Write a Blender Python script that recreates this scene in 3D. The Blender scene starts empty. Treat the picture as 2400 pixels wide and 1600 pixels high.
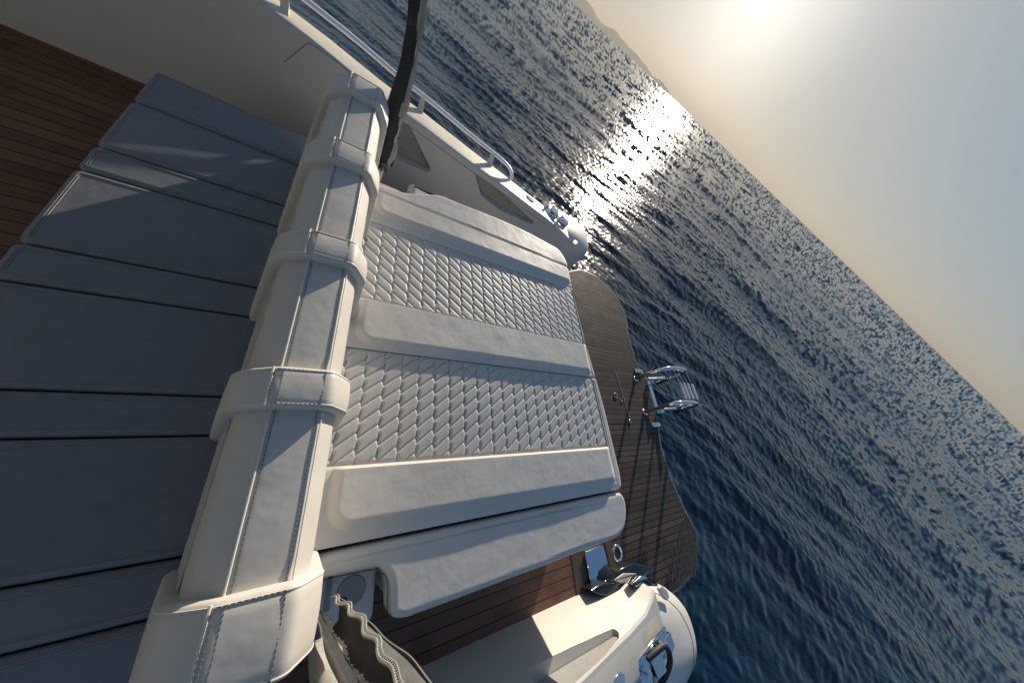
import bpy, bmesh, math, random
import numpy as np
from mathutils import Vector, Matrix

random.seed(7); rng = np.random.default_rng(11)
R = math.radians
scene = bpy.context.scene
col = scene.collection

# ------------------------------------------------------------------ frames
# Boat frame: X aft, Y to starboard, Z up from the sun-pad top; the boat is heeled a few degrees,
# so everything on board hangs in the matrix HEEL while sea, sky and hills stay level.
U = Vector((-0.05293, 0.11358, 0.99212)).normalized()
XW = (Vector((1, 0, 0)) - U * U.x).normalized()
YW = U.cross(XW)
HEEL = Matrix((XW, YW, U)).to_4x4()
SEA = -1.215
CAM_B = Vector((0, 0, 1.1))

# ------------------------------------------------------------------ materials
def new_mat(name):
    m = bpy.data.materials.new(name); m.use_nodes = True
    nt = m.node_tree; b = nt.nodes['Principled BSDF']
    return m, nt, b
def nd(nt, typ, **kw):
    n = nt.nodes.new(typ)
    for k, v in kw.items():
        if k.startswith('i_'):
            key = k[2:]
            n.inputs[int(key) if key.isdigit() else key.replace('_', ' ')].default_value = v
        else: setattr(n, k, v)
    return n
def ramp(nt, fac, stops):
    r = nd(nt, 'ShaderNodeValToRGB')
    els = r.color_ramp.elements
    while len(els) < len(stops): els.new(0.5)
    for e, (p, c) in zip(els, stops):
        e.position = p; e.color = (*c, 1) if len(c) == 3 else c
    nt.links.new(fac, r.inputs[0]); return r.outputs[0]
def coords(nt, scale=(1, 1, 1)):
    tc = nd(nt, 'ShaderNodeTexCoord'); mp = nd(nt, 'ShaderNodeMapping')
    mp.inputs['Scale'].default_value = scale
    nt.links.new(tc.outputs['Object'], mp.inputs[0]); return mp.outputs[0]
def noise(nt, vec, scale, detail=4, rough=.55):
    n = nd(nt, 'ShaderNodeTexNoise'); n.inputs['Scale'].default_value = scale
    n.inputs['Detail'].default_value = detail; n.inputs['Roughness'].default_value = rough
    nt.links.new(vec, n.inputs['Vector']); return n.outputs['Fac']
def add_bump(nt, b, fac, strength, dist, chain=None):
    bp = nd(nt, 'ShaderNodeBump'); bp.inputs['Strength'].default_value = strength
    bp.inputs['Distance'].default_value = dist
    nt.links.new(fac, bp.inputs['Height'])
    if chain is not None: nt.links.new(chain, bp.inputs['Normal'])
    nt.links.new(bp.outputs[0], b.inputs['Normal']); return bp.outputs[0]
def mixc(nt, fac, a, b_, mode='MIX'):
    m = nd(nt, 'ShaderNodeMix', data_type='RGBA', blend_type=mode)
    for s, v in ((0, fac), (6, a), (7, b_)):
        if hasattr(v, 'links'): nt.links.new(v, m.inputs[s])
        elif s == 0: m.inputs[0].default_value = v
        else: m.inputs[s].default_value = (*v, 1)
    return m.outputs[2]

def surface(name, c, rough=.5, var=.06, nscale=3.0, grain=None, metallic=0, coat=0, dirt=None, rvar=.08, soft=None, spec=.5):
    m, nt, b = new_mat(name)
    v = coords(nt)
    n1 = noise(nt, v, nscale, 5)
    lo = tuple(x * (1 - var) for x in c); hi = tuple(min(1, x * (1 + var)) for x in c)
    cc = ramp(nt, n1, [(.3, lo), (.7, hi)])
    if dirt:
        n2 = noise(nt, v, dirt[1], 6, .65)
        f = ramp(nt, n2, [(dirt[2], (0, 0, 0)), (dirt[2] + .14, (1, 1, 1))])
        mm = nd(nt, 'ShaderNodeMath', operation='MULTIPLY'); nt.links.new(f, mm.inputs[0]); mm.inputs[1].default_value = dirt[3]
        cc = mixc(nt, mm.outputs[0], cc, dirt[0])
    nt.links.new(cc, b.inputs['Base Color'])
    rr = nd(nt, 'ShaderNodeMapRange'); rr.inputs['To Min'].default_value = max(.02, rough - rvar); rr.inputs['To Max'].default_value = rough + rvar
    n3 = noise(nt, v, nscale * 2.3, 4); nt.links.new(n3, rr.inputs[0]); nt.links.new(rr.outputs[0], b.inputs['Roughness'])
    b.inputs['Metallic'].default_value = metallic
    b.inputs['Coat Weight'].default_value = coat
    b.inputs['Specular IOR Level'].default_value = spec
    ch = None
    if soft: ch = add_bump(nt, b, noise(nt, v, soft[0], 3), soft[1], soft[2])
    if grain: add_bump(nt, b, noise(nt, v, grain[0], 3), grain[1], grain[2], ch)
    return m

M = {}
M['vinyl'] = surface('white_vinyl', (.55, .528, .485), .5, .05, 4, grain=(900, .25, .0006), soft=(9, .5, .006), dirt=((.46, .43, .38), 14, .6, .35))
M['vinyl_quilt'] = surface('quilted_vinyl', (.47, .455, .425), .5, .05, 5, grain=(900, .25, .0005), dirt=((.45, .43, .39), 16, .62, .3))
M['groove'] = surface('sewn_groove', (.26, .255, .24), .7, .1, 40)
M['piping'] = surface('vinyl_piping', (.66, .64, .6), .4, .03, 8)
M['thread'] = surface('seam_thread', (.17, .16, .15), .8, .1, 60)
M['seat'] = surface('slate_seat_vinyl', (.17, .185, .215), .5, .06, 4, grain=(900, .25, .0006), soft=(7, .6, .008), dirt=((.13, .135, .15), 9, .55, .4))
M['seam'] = surface('dark_seam', (.06, .06, .06), .8, .1, 40)
M['gel'] = surface('white_gelcoat', (.55, .54, .505), .42, .03, 2, coat=.1, dirt=((.5, .47, .40), 7, .6, .35), soft=(2.5, .12, .01))
M['nonskid'] = surface('cream_deck_gelcoat', (.70, .65, .54), .5, .05, 5, grain=(260, .5, .0015), dirt=((.42, .36, .27), 9, .55, .5))
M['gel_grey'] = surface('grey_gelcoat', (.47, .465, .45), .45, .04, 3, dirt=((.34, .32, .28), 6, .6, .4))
M['pocket_tone'] = surface('pocket_shade_grey', (.30, .30, .29), .5, .05, 5, dirt=((.2, .19, .17), 9, .55, .5))  # darker grey that paints the shade inside the wall pockets
M['canvas_mid'] = surface('worn_canvas', (.15, .145, .13), .8, .15, 16, grain=(700, .6, .001), soft=(18, .8, .008))
M['socket'] = surface('socket_recess_shade', (.27, .27, .26), .5, .05, 8)  # darker tone paints recess shade onto the socket disc
M['rail'] = surface('white_painted_rail', (.76, .76, .78), .42, .03, 6, coat=.4)
M['steel'] = surface('polished_steel', (.72, .73, .74), .09, .05, 9, metallic=1, rvar=.05, dirt=((.5, .5, .48), 30, .6, .4))
M['mirror'] = surface('mirror_steel', (.62, .66, .72), .05, .04, 5, metallic=1, rvar=.02)
M['blackgloss'] = surface('black_gloss_plastic', (.012, .014, .015), .14, .2, 6, coat=.4)
M['rubber'] = surface('black_rubber', (.018, .018, .02), .6, .2, 30)
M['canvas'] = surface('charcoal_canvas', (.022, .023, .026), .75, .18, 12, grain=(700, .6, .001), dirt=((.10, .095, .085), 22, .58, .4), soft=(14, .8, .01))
M['canvas_light'] = surface('pale_and_sunlit_canvas', (.34, .325, .29), .8, .12, 16, grain=(700, .6, .001), soft=(18, .8, .008))  # pale canvas; on the starboard pole it paints the sunlit side
M['canvas_in'] = surface('canvas_lining', (.10, .10, .10), .85, .25, 20, grain=(500, .8, .002), soft=(14, .8, .01))
M['zip'] = surface('grey_zip_teeth', (.30, .30, .29), .5, .15, 60)
M['pole'] = surface('dark_pole', (.055, .055, .06), .35, .2, 20, coat=.2)
M['fleece'] = surface('cream_fleece', (.50, .46, .36), .95, .2, 60, grain=(400, 1, .004))

def teak(name, pitch, off, c1, c2, wet=0., rough=.6, seam=.085):
    m, nt, b = new_mat(name)
    tc = nd(nt, 'ShaderNodeTexCoord'); sp = nd(nt, 'ShaderNodeSeparateXYZ'); nt.links.new(tc.outputs['Object'], sp.inputs[0])
    def mth(op, a, b2=None):
        q = nd(nt, 'ShaderNodeMath', operation=op)
        for i, v in enumerate((a, b2)):
            if v is None: continue
            if hasattr(v, 'links'): nt.links.new(v, q.inputs[i])
            else: q.inputs[i].default_value = v
        return q.outputs[0]
    yy = mth('DIVIDE', mth('ADD', sp.outputs['Y'], off), pitch)
    fr = mth('FRACT', yy); idx = mth('FLOOR', yy)
    wn = nd(nt, 'ShaderNodeTexWhiteNoise', noise_dimensions='1D'); nt.links.new(idx, wn.inputs['W'])
    # planks are also butt-jointed along their length
    xj = mth('ADD', mth('DIVIDE', sp.outputs['X'], 1.7), mth('MULTIPLY', wn.outputs[0], 9.7))
    wn2 = nd(nt, 'ShaderNodeTexWhiteNoise', noise_dimensions='2D'); cb = nd(nt, 'ShaderNodeCombineXYZ')
    nt.links.new(mth('FLOOR', xj), cb.inputs[0]); nt.links.new(idx, cb.inputs[1]); nt.links.new(cb.outputs[0], wn2.inputs['Vector'])
    cb2 = nd(nt, 'ShaderNodeCombineXYZ')
    nt.links.new(mth('MULTIPLY', sp.outputs['X'], 3.0), cb2.inputs[0]); nt.links.new(mth('MULTIPLY', sp.outputs['Y'], 70.), cb2.inputs[1]); nt.links.new(mth('MULTIPLY', idx, 3.1), cb2.inputs[2])
    g = noise(nt, cb2.outputs[0], 1.4, 6, .65)
    v = coords(nt)
    blot = noise(nt, v, 6, 5, .6)
    f = mth('ADD', mth('MULTIPLY', g, .55), mth('MULTIPLY', wn2.outputs[0], .45))
    cc = ramp(nt, f, [(.2, c1), (.8, c2)])
    cc = mixc(nt, ramp(nt, blot, [(.52, (0, 0, 0)), (.72, (.6, .6, .6))]), cc, tuple(x * .6 for x in c1))
    sm = mth('MINIMUM', fr, mth('SUBTRACT', 1.0, fr))
    isseam = mth('LESS_THAN', sm, seam)
    cc = mixc(nt, isseam, cc, (.012, .011, .011))
    nt.links.new(cc, b.inputs['Base Color'])
    rr = nd(nt, 'ShaderNodeMapRange'); rr.inputs['To Min'].default_value = rough - .22; rr.inputs['To Max'].default_value = rough + .1
    nt.links.new(blot, rr.inputs[0]); nt.links.new(rr.outputs[0], b.inputs['Roughness'])
    b.inputs['Specular IOR Level'].default_value = .35 + wet
    h = mth('SUBTRACT', mth('MULTIPLY', g, .35), mth('MULTIPLY', isseam, .8))
    add_bump(nt, b, h, .3, .0015)
    return m
M['teak_grey'] = teak('weathered_teak', .054, .0, (.030, .021, .017), (.088, .064, .051), .0, rough=.78, seam=.125)
M['teak_red'] = teak('oiled_teak', .054, .02, (.082, .036, .020), (.20, .095, .050), .1, seam=.05)
M['teak_plain'] = teak('teak_border', 5.3, .4, (.055, .034, .024), (.12, .075, .05), .1, seam=.0)

# sea water
def water_mat():
    m, nt, b = new_mat('sea_water')
    b.inputs['Base Color'].default_value = (.0022, .013, .028, 1)
    b.inputs['IOR'].default_value = 1.333
    b.inputs['Roughness'].default_value = .17
    v = coords(nt)
    n0 = noise(nt, v, .35, 3)
    cc = ramp(nt, n0, [(.3, (.0014, .013, .030)), (.7, (.0035, .023, .047))])
    nt.links.new(cc, b.inputs['Base Color'])
    v2 = None
    tc = nd(nt, 'ShaderNodeTexCoord'); mp = nd(nt, 'ShaderNodeMapping'); mp.vector_type = 'TEXTURE'
    mp.inputs['Rotation'].default_value = (0, 0, R(62)); mp.inputs['Scale'].default_value = (1.0, 3.2, 1.0)
    nt.links.new(tc.outputs['Object'], mp.inputs[0]); v2 = mp.outputs[0]
    ch = add_bump(nt, b, noise(nt, v2, 5.0, 5, .58), .5, .045)
    add_bump(nt, b, noise(nt, v2, 24.0, 3, .6), .25, .006, ch)
    return m
M['water'] = water_mat()
def film_mat():
    m = bpy.data.materials.new('water_film'); m.use_nodes = True; nt = m.node_tree; nt.nodes.clear()
    out = nd(nt, 'ShaderNodeOutputMaterial'); tr = nd(nt, 'ShaderNodeBsdfTransparent'); gl = nd(nt, 'ShaderNodeBsdfGlossy'); mx = nd(nt, 'ShaderNodeMixShader'); fr = nd(nt, 'ShaderNodeFresnel')
    tr.inputs[0].default_value = (.6, .64, .66, 1); gl.inputs['Roughness'].default_value = .1; fr.inputs['IOR'].default_value = 1.333
    v = coords(nt); bp = nd(nt, 'ShaderNodeBump'); bp.inputs['Strength'].default_value = 1.0; bp.inputs['Distance'].default_value = .05
    nt.links.new(noise(nt, v, 30, 4, .6), bp.inputs['Height'])
    nt.links.new(bp.outputs[0], gl.inputs['Normal']); nt.links.new(bp.outputs[0], fr.inputs['Normal'])
    nt.links.new(fr.outputs[0], mx.inputs[0]); nt.links.new(tr.outputs[0], mx.inputs[1]); nt.links.new(gl.outputs[0], mx.inputs[2]); nt.links.new(mx.outputs[0], out.inputs[0])
    return m
M['film'] = film_mat()
def hill_mat():
    m, nt, b = new_mat('distant_hill')
    n = noise(nt, coords(nt), .002, 6)
    nt.links.new(ramp(nt, n, [(.3, (.10, .115, .085)), (.7, (.19, .18, .145))]), b.inputs['Base Color'])
    b.inputs['Roughness'].default_value = 1; b.inputs['Specular IOR Level'].default_value = 0
    return m
M['hill'] = hill_mat()

# ------------------------------------------------------------------ mesh builder
class MB:
    def __init__(s): s.v = []; s.f = []; s.m = []; s.sm = []
    def add(s, verts, faces, mi=0, smooth=True):
        o = len(s.v); s.v += [tuple(v) for v in verts]
        for f in faces:
            s.f.append([i + o for i in f]); s.m.append(mi); s.sm.append(smooth)
    def loft(s, secs, closed=True, caps=True, mi=0, smooth=True):
        n = len(secs[0]); vs = [p for c in secs for p in c]; fs = []
        for i in range(len(secs) - 1):
            for j in range(n if closed else n - 1):
                k = (j + 1) % n
                fs.append((i * n + j, i * n + k, (i + 1) * n + k, (i + 1) * n + j))
        if caps and closed:
            fs.append(tuple(range(n - 1, -1, -1))); fs.append(tuple((len(secs) - 1) * n + j for j in range(n)))
        s.add(vs, fs, mi, smooth)
    def box(s, a, b, mi=0, bev=0):
        x0, y0, z0 = a; x1, y1, z1 = b
        if bev <= 0:
            vs = [(x0,y0,z0),(x1,y0,z0),(x1,y1,z0),(x0,y1,z0),(x0,y0,z1),(x1,y0,z1),(x1,y1,z1),(x0,y1,z1)]
            s.add(vs, [(3,2,1,0),(4,5,6,7),(0,1,5,4),(1,2,6,5),(2,3,7,6),(3,0,4,7)], mi, False)
        else:
            s.slab(rrect(x0, y0, x1, y1, min(bev * 1.5, (x1-x0)*.45, (y1-y0)*.45)), z0, z1, bev, mi)
    def slab(s, poly, z0, z1, r=.01, mi=0, zf=None, steps=4, rb=None):
        """upright prism with a rounded top edge; zf(x,y) may add to the top height"""
        secs = []
        n = len(poly)
        def lift(pl, z, top): return [(p[0], p[1], z + (zf(p[0], p[1]) if (zf and top) else 0)) for p in pl]
        rb = r * .5 if rb is None else rb
        secs.append(lift(inset(poly, rb), z0, False)); secs.append(lift(poly, z0 + rb, False))
        for k in range(steps + 1):
            a = k / steps * math.pi / 2
            secs.append(lift(inset(poly, r * (1 - math.cos(a))), z1 - r * (1 - math.sin(a)), True))
        secs.append(lift(inset(poly, r + min(.004, r)), z1, True))
        s.loft(secs, True, True, mi, True)
    def tube(s, pts, rad, seg=10, mi=0, caps=True, flat=1.0):
        pts = [Vector(p) for p in pts]; secs = []
        nrm = None
        for i, p in enumerate(pts):
            t = (pts[min(i + 1, len(pts) - 1)] - pts[max(i - 1, 0)])
            if t.length < 1e-9: t = Vector((0, 0, 1))
            t.normalize()
            if nrm is None:
                nrm = t.orthogonal().normalized() if abs(t.z) > .9 else t.cross(Vector((0, 0, 1))).normalized()
            nrm = (nrm - t * nrm.dot(t)).normalized(); bn = t.cross(nrm)
            r = rad(i / max(1, len(pts) - 1)) if callable(rad) else rad
            secs.append([p + (nrm * math.cos(a) * r + bn * math.sin(a) * r * flat) for a in [2 * math.pi * k / seg for k in range(seg)]])
        s.loft(secs, True, caps, mi, True)
    def disc(s, c, r, ax='z', seg=32, mi=0, h=.004, bev=.002):
        x, y, z = c
        ring = lambda rr, d: [{'z': (x + rr*math.cos(a), y + rr*math.sin(a), z + d), 'y': (x + rr*math.cos(a), y - d, z + rr*math.sin(a)), 'x': (x + d, y + rr*math.cos(a), z + rr*math.sin(a))}[ax] for a in [2*math.pi*k/seg for k in range(seg)]]
        s.loft([ring(r, 0), ring(r, h - bev), ring(r - bev, h)], True, True, mi, False)
    def ring(s, c, R0, r, seg=36, mi=0, tilt=None):
        vs, fs = [], []; k = 10
        for i in range(seg):
            a = 2*math.pi*i/seg
            for j in range(k):
                b = 2*math.pi*j/k
                p = Vector(((R0 + r*math.cos(b))*math.cos(a), (R0 + r*math.cos(b))*math.sin(a), r*math.sin(b)))
                if tilt: p = tilt @ p
                vs.append(p + Vector(c))
        for i in range(seg):
            for j in range(k):
                fs.append((i*k+j, ((i+1)%seg)*k+j, ((i+1)%seg)*k+(j+1)%k, i*k+(j+1)%k))
        s.add(vs, fs, mi)
    def build(s, name, mats, parent=None, base=None, auto=40, fix=True):
        base = Vector(base if base is not None else (parent['_b'] if parent is not None else (0, 0, 0)))
        me = bpy.data.meshes.new(name)
        me.from_pydata([tuple(Vector(v) - base) for v in s.v], [], s.f)
        mats = mats if isinstance(mats, (list, tuple)) else [mats]
        for m in mats: me.materials.append(M[m] if isinstance(m, str) else m)
        me.polygons.foreach_set('material_index', s.m)
        me.polygons.foreach_set('use_smooth', s.sm)
        if fix:
            bm = bmesh.new(); bm.from_mesh(me); bmesh.ops.recalc_face_normals(bm, faces=bm.faces)
            for e in bm.edges:
                if len(e.link_faces) == 2 and e.calc_face_angle(0) > R(auto): e.smooth = False
            bm.to_mesh(me); bm.free()
        me.update()
        o = bpy.data.objects.new(name, me); col.objects.link(o)
        if parent is not None: o.parent = parent
        return o

def inset(poly, d):
    if abs(d) < 1e-9: return list(poly)
    n = len(poly); out = []
    area = sum(poly[i][0]*poly[(i+1)%n][1] - poly[(i+1)%n][0]*poly[i][1] for i in range(n))
    sg = 1 if area > 0 else -1
    for i in range(n):
        a, b, c = Vector(poly[i-1][:2]), Vector(poly[i][:2]), Vector(poly[(i+1) % n][:2])
        e1 = (b - a).normalized(); e2 = (c - b).normalized()
        n1 = Vector((-e1.y, e1.x)) * sg; n2 = Vector((-e2.y, e2.x)) * sg
        m = n1 + n2
        if m.length < 1e-6: m = n1
        m.normalize(); k = max(.45, m.dot(n1))
        out.append((b.x + m.x * d / k, b.y + m.y * d / k))
    return out
def rrect(x0, y0, x1, y1, r, seg=5):
    pts = []
    for cx, cy, a0 in ((x1-r, y1-r, 0), (x0+r, y1-r, 90), (x0+r, y0+r, 180), (x1-r, y0+r, 270)):
        for k in range(seg + 1):
            a = R(a0 + 90*k/seg); pts.append((cx + r*math.cos(a), cy + r*math.sin(a)))
    return pts
def round_poly(poly, rads, seg=5):
    """corner-rounded polygon; rads one radius per corner"""
    out = []; n = len(poly)
    for i in range(n):
        a, b, c = Vector(poly[i-1]), Vector(poly[i]), Vector(poly[(i+1) % n])
        r = rads[i] if isinstance(rads, (list, tuple)) else rads
        l1, l2 = (a-b).length, (c-b).length; t = min(r, l1*.48, l2*.48)
        p0 = b + (a-b).normalized()*t; p1 = b + (c-b).normalized()*t
        for k in range(seg + 1):
            u = k/seg; q = p0*(1-u)**2 + b*2*u*(1-u) + p1*u*u; out.append((q.x, q.y))
    return out
def smooth_path(pts, sub=6, closed=False):
    """Catmull-Rom"""
    P = [Vector(p) for p in pts]; n = len(P); out = []
    rngi = range(n if closed else n - 1)
    for i in rngi:
        g = (lambda k: P[k % n]) if closed else (lambda k: P[max(0, min(n-1, k))])
        a, b, c, d = g(i-1), g(i), g(i+1), g(i+2)
        for k in range(sub):
            t = k/sub
            out.append(.5*((2*b) + (c-a)*t + (2*a-5*b+4*c-d)*t*t + (3*b-a-3*c+d)*t**3))
    if not closed: out.append(P[-1])
    return out

def thing(name, label, cat, base=(0, 0, 0), group=None):
    o = bpy.data.objects.new(name, None); col.objects.link(o)
    o['_b'] = list(base); o['label'] = label; o['category'] = cat
    if group: o['group'] = group
    o.matrix_world = HEEL @ Matrix.Translation(Vector(base))
    o.empty_display_size = .1
    return o
def single(o, label, cat, base, group=None):
    o['label'] = label; o['category'] = cat
    if group: o['group'] = group
    o.matrix_world = HEEL @ Matrix.Translation(Vector(base)); return o

# ------------------------------------------------------------------ quilting pattern
def quilt(u, v, cu, cv, slant, h):
    """height of chevron pillows; u across columns, v along them (metres)"""
    cu_i = np.floor(u / cu); fu = u / cu - cu_i
    tri = lambda t: np.abs((t % 1.) - .5) * 2
    vv = v / cv - slant * fu * 1.0 - cu_i * (slant - math.copysign(.45, slant))
    # zig-zag column borders
    w = (tri(vv + .5) - .5) * .14
    du = np.minimum(fu - w * (fu < .5), 1 - fu + w * (fu > .5)) * cu
    fv = vv - np.floor(vv)
    dv = np.minimum(fv, 1 - fv) * cv / math.sqrt(1 + (slant * cv / cu) ** 2)
    d = np.minimum(np.clip(du, 0, 1), dv)
    # round the corners a little
    d = d - .25 * np.exp(-np.maximum(du, dv) / .006) * .004
    t = np.clip(d / .0085, 0, 1)
    return h * (.82 * np.clip(1 - (1 - t) ** 2.6, 0, 1) + .18 * np.clip(d / .024, 0, 1))

def grid_mesh(mb, xs, ys, zfun, mi=0, zbot=None):
    X, Y = np.meshgrid(xs, ys, indexing='ij'); Z = zfun(X, Y)
    nx, ny = len(xs), len(ys)
    vs = np.stack([X, Y, Z], -1).reshape(-1, 3).tolist()
    fs = [(i*ny+j, (i+1)*ny+j, (i+1)*ny+j+1, i*ny+j+1) for i in range(nx-1) for j in range(ny-1)]
    if zbot is not None:
        per = [(i, 0) for i in range(nx)] + [(nx-1, j) for j in range(1, ny)] + [(i, ny-1) for i in range(nx-2, -1, -1)] + [(0, j) for j in range(ny-2, 0, -1)]
        o = len(vs)
        for (i, j) in per: vs.append([float(X[i, j]), float(Y[i, j]), zbot])
        L = len(per)
        for k in range(L):
            a = per[k]; b = per[(k+1) % L]
            fs.append((b[0]*ny+b[1], a[0]*ny+a[1], o+k, o+(k+1) % L))
        fs.append(tuple(o + k for k in range(L)))
    mb.add(vs, fs, mi, True)
def sstep(a, b, x):
    t = np.clip((x - a) / (b - a), 0, 1); return t*t*(3-2*t)
def vnoise(X, Y, sc, seed):
    r = np.random.default_rng(seed); out = np.zeros_like(X)
    for k in range(9):
        a = r.uniform(0, 6.28); f = sc * r.uniform(.6, 1.8); p = r.uniform(0, 6.28)
        out += np.sin(f*(X*math.cos(a) + Y*math.sin(a)) + p)
    return out / 9

def stitches(mb, path, mi, gap=.0075, ln=.0045, w=.0013, lift=.0009, up=(0, 0, 1)):
    P = [Vector(p) for p in path]; up = Vector(up)
    acc = 0.
    for a, b in zip(P[:-1], P[1:]):
        L = (b-a).length
        if L < 1e-6: continue
        t = (b-a)/L; sd = t.cross(up)
        if sd.length < 1e-6: continue
        sd.normalize(); n = sd.cross(t).normalized()
        s = acc
        while s < L:
            c = a + t*s
            q = [c + t*e*ln/2 + sd*f*w/2 for e, f in ((-1,-1),(1,-1),(1,1),(-1,1))]
            mb.add([p + n*lift for p in q] + [p - n*.0008 for p in q], [(0,1,2,3),(4,7,6,5),(0,4,5,1),(1,5,6,2),(2,6,7,3),(3,7,4,0)], mi, False)
            s += gap
        acc = s - L

_build0 = MB.build
def _build(s, name, mats, parent=None, base=None, **kw):
    o = _build0(s, name, mats, parent, base, **kw)
    o['_b'] = list(base if base is not None else (parent['_b'] if parent is not None else (0, 0, 0)))
    return o
MB.build = _build

# ================================================================== backrest roll
YB = [(1.43, 1.56), (1.0, 1.115), (.588, .683), (.172, .268), (-.28, -.145)]   # padded bands
R0, R1 = -.272, 1.552
PROF = [(.033, -.14), (.036, .246), (.005, .302), (-.086, .302), (-.152, .262), (-.238, -.13), (-.238, -.14)]
def rprof(off, ra=.012):
    p = inset(PROF, -off)
    return round_poly(p, [.01, .020, ra, ra, .055, .012, .012], 6)
br = thing('backrest', 'long white vinyl backrest roll wrapped by five padded bands, forward of the sun pads', 'backrest', (-.1, .64, -.14))
mb = MB()
ys = [R0, R0 + .004, R0 + .012] + [R0 + .012 + (R1 - R0 - .024) * k / 60 for k in range(1, 60)] + [R1 - .012, R1 - .004, R1]
secs = []
for i, y in enumerate(ys):
    off = {0: -.012, 1: -.005, 2: -.001}.get(i, {len(ys)-1: -.012, len(ys)-2: -.005, len(ys)-3: -.001}.get(i, 0))
    d = min(min(abs(y - a), abs(y - b)) for a, b in YB)
    off -= .002 * math.exp(-(d / .02) ** 2) + .0003 * math.sin(y * 31) * math.sin(y * 13 + 1)
    secs.append([(x, y, z) for x, z in rprof(off)])
mb.loft(secs, True, True, 0)
# crease piping and stitches along the two top seams
for (cx, cz) in ((-.0885, .3025), (.0065, .3025)):
    for (a, b) in zip([y[1] for y in YB[1:]], [y[0] for y in YB[:-1]]):
        mb.tube([(cx, a + (b-a)*k/12, cz) for k in range(13)], .0022 if cx < -.05 else .0014, 6, 1)
for cx in (-.080, -.0035):
    stitches(mb, [(cx, R0 + .02, .3021), (cx, R1 - .02, .3021)], 2, gap=.0085, ln=.0055, w=.0017)
mb.build('roll', ['vinyl', 'piping', 'thread'], br)
mb = MB()
for (a, b) in zip([y[1] for y in YB[1:]], [y[0] for y in YB[:-1]]):
    ns, ny = 90, int((b - a) / .005)
    sv = np.linspace(0, 1, ns); yv = np.linspace(a + .002, b - .002, ny)
    S, Y = np.meshgrid(sv, yv, indexing='ij')
    P0 = np.array([-.168, .190]); P1 = np.array([-.237, -.125]); L = np.linalg.norm(P1 - P0); nrm = np.array([-(P0-P1)[1], (P0-P1)[0]]) / L
    h = quilt(Y, S * L + .02, .065, .052, .9, .0022) * np.minimum(1, np.minimum(S, 1-S) / .08) + .0003
    X = P0[0] + (P1[0]-P0[0])*S + nrm[0]*h; Z = P0[1] + (P1[1]-P0[1])*S + nrm[1]*h
    vs = np.stack([X, Y, Z], -1).reshape(-1, 3).tolist()
    mb.add(vs, [(i*ny+j, (i+1)*ny+j, (i+1)*ny+j+1, i*ny+j+1) for i in range(ns-1) for j in range(ny-1)], 0, True)
mb.build('quilted_panel', 'vinyl_quilt', br, auto=180)
for bi, (y0, y1) in enumerate(YB):
    mb = MB(); T = .024
    prof = [(0, -.001), (0, T*.55), (.003, T*.85), (.009, T)]
    n = 6
    st = [(y0 + a, o) for a, o in prof] + [(y0 + .009 + (y1-y0-.018)*k/n, T + .0025*math.sin(math.pi*k/n)) for k in range(1, n)] + [(y1 - a, o) for a, o in reversed(prof)]
    mb.loft([[(x, y, z) for x, z in rprof(o, .016)] for y, o in st], True, True, 0)
    zt = .302 + T + .0015
    for cx in (-.092, .0):
        stitches(mb, [(cx + .0, y0 + .012, zt), (cx, y1 - .012, zt)], 2, gap=.0085, ln=.0055, w=.0018)
        stitches(mb, [(cx + .012, y0 + .012, zt), (cx + .012, y1 - .012, zt)], 2, gap=.0085, ln=.0055, w=.0014) if cx < -.05 else None
    for yy in (y0 + .009, y1 - .009):
        stitches(mb, [(-.088, yy, zt - .001), (.0, yy, zt - .001)], 2, gap=.0085, ln=.0055, w=.0018)
        pts = [(x, yy, z) for x, z in rprof(T - .0002, .016)]
        k0 = [k for k, p in enumerate(pts) if p[2] > -.1]
        mb.tube([pts[k] for k in k0], .0017, 5, 1)
    mb.tube([(-.0995, y0 + .004 + (y1-y0-.008)*k/6, zt - .0035) for k in range(7)], .0026, 6, 1)
    mb.build('band', ['vinyl', 'piping', 'thread'], br)

# ================================================================== sun pads
def pad_part(name, parent, x0, x1, y0, y1, zf, mat, res=.005, zbot=-.03, q=None):
    mb = MB()
    grid_mesh(mb, np.linspace(x0, x1, int((x1-x0)/res)+1), np.linspace(y0, y1, int((y1-y0)/res)+1), zf, 0, zbot)
    if q:    # the sewn valleys between the pillows
        nx, ny = int((x1-x0)/res)+1, int((y1-y0)/res)+1
        gx, gy = np.linspace(x0, x1, nx), np.linspace(y0, y1, ny)
        CX_, CY_ = np.meshgrid((gx[1:]+gx[:-1])/2, (gy[1:]+gy[:-1])/2, indexing='ij')
        v = quilt(CX_ + .011, CY_ + q[1], .065, .0525, q[0], 1.).ravel()
        dash = ((CX_*220 + CY_*150) % 1 < .72).ravel()
        for i in np.nonzero((v < .27) & dash)[0]: mb.m[int(i)] = 1
        mat = [mat, 'groove']
    return mb.build(name, mat, parent, auto=50)
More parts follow.
